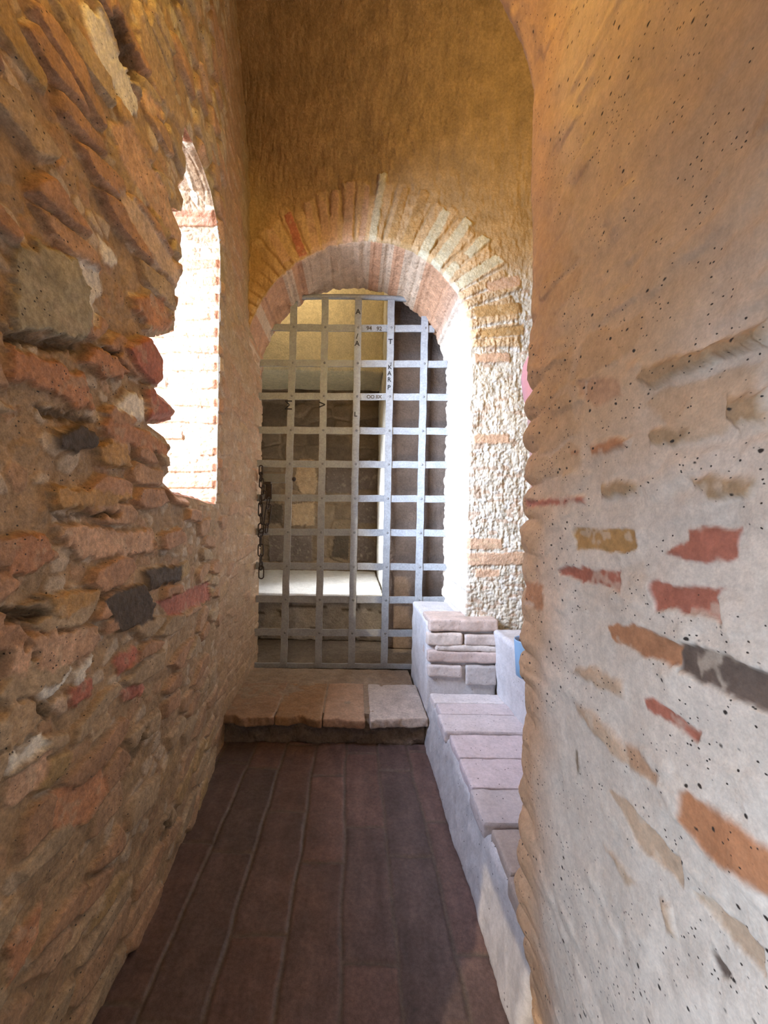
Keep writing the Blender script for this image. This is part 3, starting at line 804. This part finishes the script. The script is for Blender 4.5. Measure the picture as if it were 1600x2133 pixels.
for a, b in vert:
    A, B = gx(*a), gx(*b); vb.append((A, B)); bar('vertical_bar', A, B, GY-.008, GY)
hb = []
for y, x0, x1 in ((683, 555, 905), (757, 530, 932), (826, 530, 940), (897, 528, 940), (967, 528, 940), (1038, 528, 940), (1109, 528, 940), (1180, 526, 940), (1249, 526, 940), (1318, 524, 880)):
    A, B = gx(x0, y-1.5), gx(x1, y+1.5); hb.append((A, B)); bar('horizontal_bar', A, B, GY, GY+.008)
bar('bottom_rail', gx(526, 1386), gx(880, 1389), GY, GY+.014, .016)
# top rail: a bar forged in a shallow curve
bm = bmesh.new()
pts = []
for i in range(25):
    px = 615+(870-615)*i/24
    X, Z = gx(px, 616+ (abs(px-700)/170)**2*7)
    pts.append(Vector((X, GY+.012, Z))-Vector(gate.location))
tube_path(bm, pts, .017, 10)
bm_obj('top_rail', bm, M['iron'], gate, True)
# rivets
bm = bmesh.new(); bmesh.ops.create_uvsphere(bm, u_segments=10, v_segments=6, radius=.0085)
for v in bm.verts: v.co.y *= .5
rv = bm_obj('rivet', bm, M['rivet'], gate, True); first = True
for (A, B) in vb:
    for (P, Q) in hb:
        z = (P[1]+Q[1])/2
        t = (z-A[1])/(B[1]-A[1])
        if t < -.01 or t > 1.01: continue
        x = A[0]+(B[0]-A[0])*t
        z = P[1]+(Q[1]-P[1])*(x-P[0])/(Q[0]-P[0])
        if first: o = rv; first = False
        else: o = rv.copy(); COL.objects.link(o)
        o.parent = gate
        o.location = rel(gate, (x+.004, GY-.0085, z))
# lock plate and bolt at the left edge
def gbox(name, a, b, y0, y1, mat, bev=.002):
    (xa, za), (xb, zb) = gx(*a), gx(*b)
    bm = bmesh.new(); L = gate.location
    box(bm, (min(xa, xb)-L.x, y0-L.y, min(za, zb)-L.z), (max(xa, xb)-L.x, y1-L.y, max(za, zb)-L.z))
    return bm_obj(name, bm, M[mat], gate, bevel=bev)
gbox('lock_plate', (548, 986), (594, 1006), GY+.002, GY+.02, 'rivet')
gbox('bolt', (552, 1004), (566, 1010), GY-.03, GY-.008, 'rust')
gbox('hasp', (555, 1008), (567, 1040), GY-.022, GY-.009, 'rust', .003)
bm = bmesh.new(); X, Z = gx(611, 998); bmesh.ops.create_uvsphere(bm, u_segments=12, v_segments=8, radius=.016)
o = bm_obj('bolt_knob', bm, M['rust'], gate, True); o.location = rel(gate, (X+.004, GY+.002, Z))
o['label'] = 'rusty round bolt knob'
# scribbles on the bars
def scribble(name, txt, px, py, size, mat='ink', rot=0):
    c = bpy.data.curves.new(name, 'FONT'); c.body = txt; c.size = size; c.align_x = 'CENTER'; c.align_y = 'CENTER'; c.extrude = .0004
    c.offset = .0009
    o = bpy.data.objects.new(name+'_tmp', c); COL.objects.link(o)
    bpy.context.view_layer.update()
    me = bpy.data.meshes.new_from_object(o.evaluated_get(bpy.context.evaluated_depsgraph_get()))
    bpy.data.objects.remove(o)
    me.materials.clear(); me.materials.append(M[mat])
    o = bpy.data.objects.new(name, me); COL.objects.link(o); o.parent = gate
    X, Z = gx(px, py)
    o.location = rel(gate, (X, GY-.0092, Z)); o.rotation_euler = (math.pi/2, rot, 0)
    return o
for ch, px, py, s in (('T', 813, 713, .050), ('K', 812, 766, .042), ('A', 811, 779, .042), ('R', 810.5, 792, .042), ('P', 810, 808, .044),
                      ('A', 746, 651, .05), ('/', 744, 702, .05), ('A', 744, 717, .05), ('L', 741, 864, .045)):
    o = scribble('marker_writing', ch, px, py, s)
for txt, px, py in (('\u03a3', 601.5, 846), ('>', 671.5, 845)):
    o = scribble('marker_writing', txt, px, py, .085, 'ink')
for txt, px, py in (('94', 769, 684), ('92', 790, 685)):
    o = scribble('scratched_numbers', txt, px, py, .038, 'scratch'); o.location.y += .008
for txt, px, py in (('OO', 772, 827), ('IIX', 789, 827)):
    o = scribble('scratched_numbers', txt, px, py, .034, 'scratch'); o.location.y += .008

# ------------------------------------------------------------------ chain hanging at the left edge of the grille
ch = empty('iron_chain', (-.68, GY-.03, .8), 'dark rusty iron chain hanging down the left edge of the grille', 'chain')
def link(px, py, w, hpx, turn, tilt=0, r=.0045):
    X, Z = gx(px, py, GY-.03); hh = hpx*GY/800/2; ww = w*GY/800/2
    bm = bmesh.new(); pts = []
    for i in range(20):
        a = i/20*2*math.pi
        u = math.cos(a)*ww; v = math.sin(a)*ww + (hh-ww)*(1 if math.sin(a) > 0 else -1)*min(1, abs(math.sin(a))*4)
        pts.append(Vector((u*math.cos(turn), u*math.sin(turn), v)))
    tube_path(bm, pts, r, 8, closed=True)
    o = bm_obj('chain_link', bm, M['rust'], ch, True)
    o.location = rel(ch, (X, GY-.034, Z)); o.rotation_euler = (0, tilt, 0)
for i, (px, py, w, hh, t, ti) in enumerate(((544, 980, 7, 20, .3, 0), (544, 993, 7, 18, 1.3, 0), (545, 1006, 8, 20, .2, 0), (548, 1020, 7, 20, 1.2, .1), (549, 1032, 9, 20, .1, .2),
        (543, 1061, 8, 28, 0, 0), (543.5, 1042, 8, 20, 1.4, 0), (545, 1081, 8, 22, 1.3, -.15), (544, 1100, 11, 20, .1, 0), (544, 1110, 11, 18, .9, .3), (543, 1127, 8, 22, 1.5, 0),
        (543.5, 1146, 11, 26, 0, 0), (543.5, 1163, 9, 18, 1.5, 0), (544, 1178, 9, 18, 1.2, 0), (544.5, 1192, 10, 26, 0, 0))):
    link(px, py, w, hh, t, ti)
for px, py, w, hh, t, ti in ((559, 1048, 9, 24, 1.2, .1), (558, 1072, 11, 44, 0, .12), (556, 1100, 9, 20, 1.3, .1)):
    link(px, py, w, hh, t, ti)

# ------------------------------------------------------------------ person standing in the recess, almost hidden by the right wall's end
def skin_mesh(name, joints, edges, mat, parent, sub=2, root=0):
    me = bpy.data.meshes.new(name)
    me.from_pydata([rel(parent, j[0]) for j in joints], edges, [])
    o = bpy.data.objects.new(name, me); COL.objects.link(o); o.parent = parent
    sm = o.modifiers.new('skin', 'SKIN')
    for i, j in enumerate(joints):
        rr = j[1] if isinstance(j[1], tuple) else (j[1], j[1])
        me.skin_vertices[0].data[i].radius = rr
        me.skin_vertices[0].data[i].use_root = (i == root)
    sm.use_smooth_shade = True
    if sub:
        s = o.modifiers.new('sub', 'SUBSURF'); s.levels = sub; s.render_levels = sub
    me.materials.append(mat)
    return o
PX, PY, PZ = .698, 1.10, .252
person = empty('person', (PX, PY, PZ), 'person in a pink top, mostly hidden behind the end of the right wall', 'person')
def J(x, y, z): return (PX+x, PY+y, PZ+z)
# body facing +y (towards the doorway); the left side is nearest the passage
body = skin_mesh('body', [
    (J(0, 0, .86), (.115, .09)), (J(0, 0, 1.05), (.11, .085)), (J(0, 0, 1.25), (.15, .10)), (J(0, 0, 1.36), (.09, .07)), (J(0, .01, 1.43), .045), (J(0, .015, 1.50), .05),
    (J(0, .02, 1.58), (.070, .085)), (J(0, .015, 1.66), (.058, .07)),
    (J(-.165, 0, 1.335), .055), (J(-.185, -.07, 1.08), .042), (J(-.205, -.09, .80), .033), (J(-.215, -.09, .72), .026), (J(-.222, -.09, .665), (.016, .034)),
    (J(.165, 0, 1.32), .052), (J(.20, -.01, 1.06), .042), (J(.205, .03, .83), .033), (J(.205, .04, .78), .024), (J(.205, .05, .71), (.016, .034)),
    (J(-.085, 0, .80), .085), (J(-.09, .02, .45), .056), (J(-.09, -.01, .09), .04), (J(-.09, .08, .035), .035), (J(-.09, .15, .03), .028),
    (J(.085, 0, .80), .085), (J(.09, .02, .45), .056), (J(.09, -.01, .09), .04), (J(.09, .08, .035), .035), (J(.09, .15, .03), .028)],
    [(0, 1), (1, 2), (2, 3), (3, 4), (4, 5), (5, 6), (6, 7), (2, 8), (8, 9), (9, 10), (10, 11), (11, 12), (2, 13), (13, 14), (14, 15), (15, 16), (16, 17),
     (0, 18), (18, 19), (19, 20), (20, 21), (21, 22), (0, 23), (23, 24), (24, 25), (25, 26), (26, 27)], M['skin'], person)
skin_mesh('pink_top', [
    (J(0, 0, .80), (.135, .115)), (J(0, 0, 1.05), (.125, .10)), (J(0, 0, 1.25), (.17, .115)), (J(0, 0, 1.37), (.095, .07)),
    (J(-.168, 0, 1.375), .085), (J(-.165, -.05, 1.24), .058), (J(-.17, -.08, 1.14), .054), (J(.17, 0, 1.33), .068), (J(.205, 0, 1.20), .062), (J(.21, 0, 1.12), .058)],
    [(0, 1), (1, 2), (2, 3), (2, 4), (4, 5), (5, 6), (2, 7), (7, 8), (8, 9)], M['pink'], person)
skin_mesh('trousers', [(J(0, 0, .84), (.125, .10)), (J(-.075, 0, .76), .085), (J(-.09, .02, .45), .07), (J(-.09, -.01, .10), .065),
    (J(.088, 0, .78), .098), (J(.09, .02, .45), .075), (J(.09, -.01, .10), .065)], [(0, 1), (1, 2), (2, 3), (0, 4), (4, 5), (5, 6)], M['denim'], person)
skin_mesh('hair', [(J(0, -.03, 1.62), (.085, .07)), (J(0, -.02, 1.70), (.075, .075)), (J(0, .02, 1.735), (.06, .05)), (J(0, -.07, 1.52), (.06, .03)), (J(0, -.08, 1.42), (.045, .02))],
    [(0, 1), (1, 2), (0, 3), (3, 4)], M['hair'], person)
for s in (-1, 1):
    skin_mesh('shoe', [(J(.09*s, -.03, .035), .042), (J(.09*s, .07, .03), .04), (J(.09*s, .16, .025), .032)], [(0, 1), (1, 2)], M['leather'], person)
    e = skin_mesh('ear', [(J(.077*s, .0, 1.56), .010), (J(.082*s, -.004, 1.59), .013)], [(0, 1)], M['skin'], person, 1)
skin_mesh('nose', [(J(0, .102, 1.60), .008), (J(0, .115, 1.565), .013)], [(0, 1)], M['skin'], person, 1)
# fingers of the left hand closed round the bottle, the other hand relaxed
hx, hy, hz = -.232, -.09, .665
for k, (dy, ln) in enumerate(((.030, .9), (.010, 1.0), (-.010, .95), (-.030, .8))):
    z = hz-.012-.017*k*.2
    skin_mesh('finger', [(J(hx-.004, hy+dy, hz-.02), .009), (J(hx-.012, hy+dy, hz-.055*ln), .0085), (J(hx+.012, hy+dy, hz-.078*ln), .008), (J(hx+.034, hy+dy, hz-.066*ln), .007)],
              [(0, 1), (1, 2), (2, 3)], M['skin'], person, 1)
skin_mesh('thumb', [(J(hx+.0, hy+.03, hz+.005), .011), (J(hx+.022, hy+.045, hz-.025), .010), (J(hx+.034, hy+.040, hz-.05), .008)], [(0, 1), (1, 2)], M['skin'], person, 1)
for k, (dy, ln) in enumerate(((.030, .9), (.010, 1.0), (-.010, .95), (-.030, .8))):
    skin_mesh('finger', [(J(.205, .05+dy, .70), .009), (J(.200, .05+dy*1.1, .70-.04*ln), .0085), (J(.192, .055+dy*1.1, .70-.075*ln), .007)], [(0, 1), (1, 2)], M['skin'], person, 1)
skin_mesh('thumb', [(J(.205, .08, .72), .011), (J(.198, .10, .69), .010), (J(.192, .105, .66), .008)], [(0, 1), (1, 2)], M['skin'], person, 1)

# pale blue cup with a dark ring on its side, held in the fingers
cx_, cy_, cz_ = PX+hx-.024, PY+hy, PZ+hz-.128
cup = empty('cup', (cx_+.02, cy_, cz_), 'pale blue cup with a dark ring handle beside the right wall end', 'cup')
def lathe(name, prof, mat, parent, seg=28, loc=(0, 0, 0)):
    bm = bmesh.new(); rings = []
    for r, z in prof:
        rings.append([bm.verts.new((r*math.cos(2*math.pi*k/seg)+loc[0], r*math.sin(2*math.pi*k/seg)+loc[1], z+loc[2])) for k in range(seg)])
    for i in range(len(prof)-1):
        for k in range(seg):
            bm.faces.new((rings[i][k], rings[i][(k+1) % seg], rings[i+1][(k+1) % seg], rings[i+1][k]))
    bm.faces.new(rings[0][::-1]); bm.faces.new(rings[-1])
    return bm_obj(name, bm, mat, parent, True)
lathe('cup_body', [(.026, 0), (.030, .003), (.033, .05), (.036, .095), (.035, .098), (.033, .095), (.030, .05), (.026, .006)], M['pale_blue'], cup)
bm = bmesh.new()
tube_path(bm, [Vector((-.014+math.cos(a)*.017, -.036, .052+math.sin(a)*.020)) for a in [i/24*2*math.pi for i in range(24)]], .005, 8, True)
bm_obj('ring_handle', bm, M['purple'], cup, True)

bpy.context.view_layer.update()
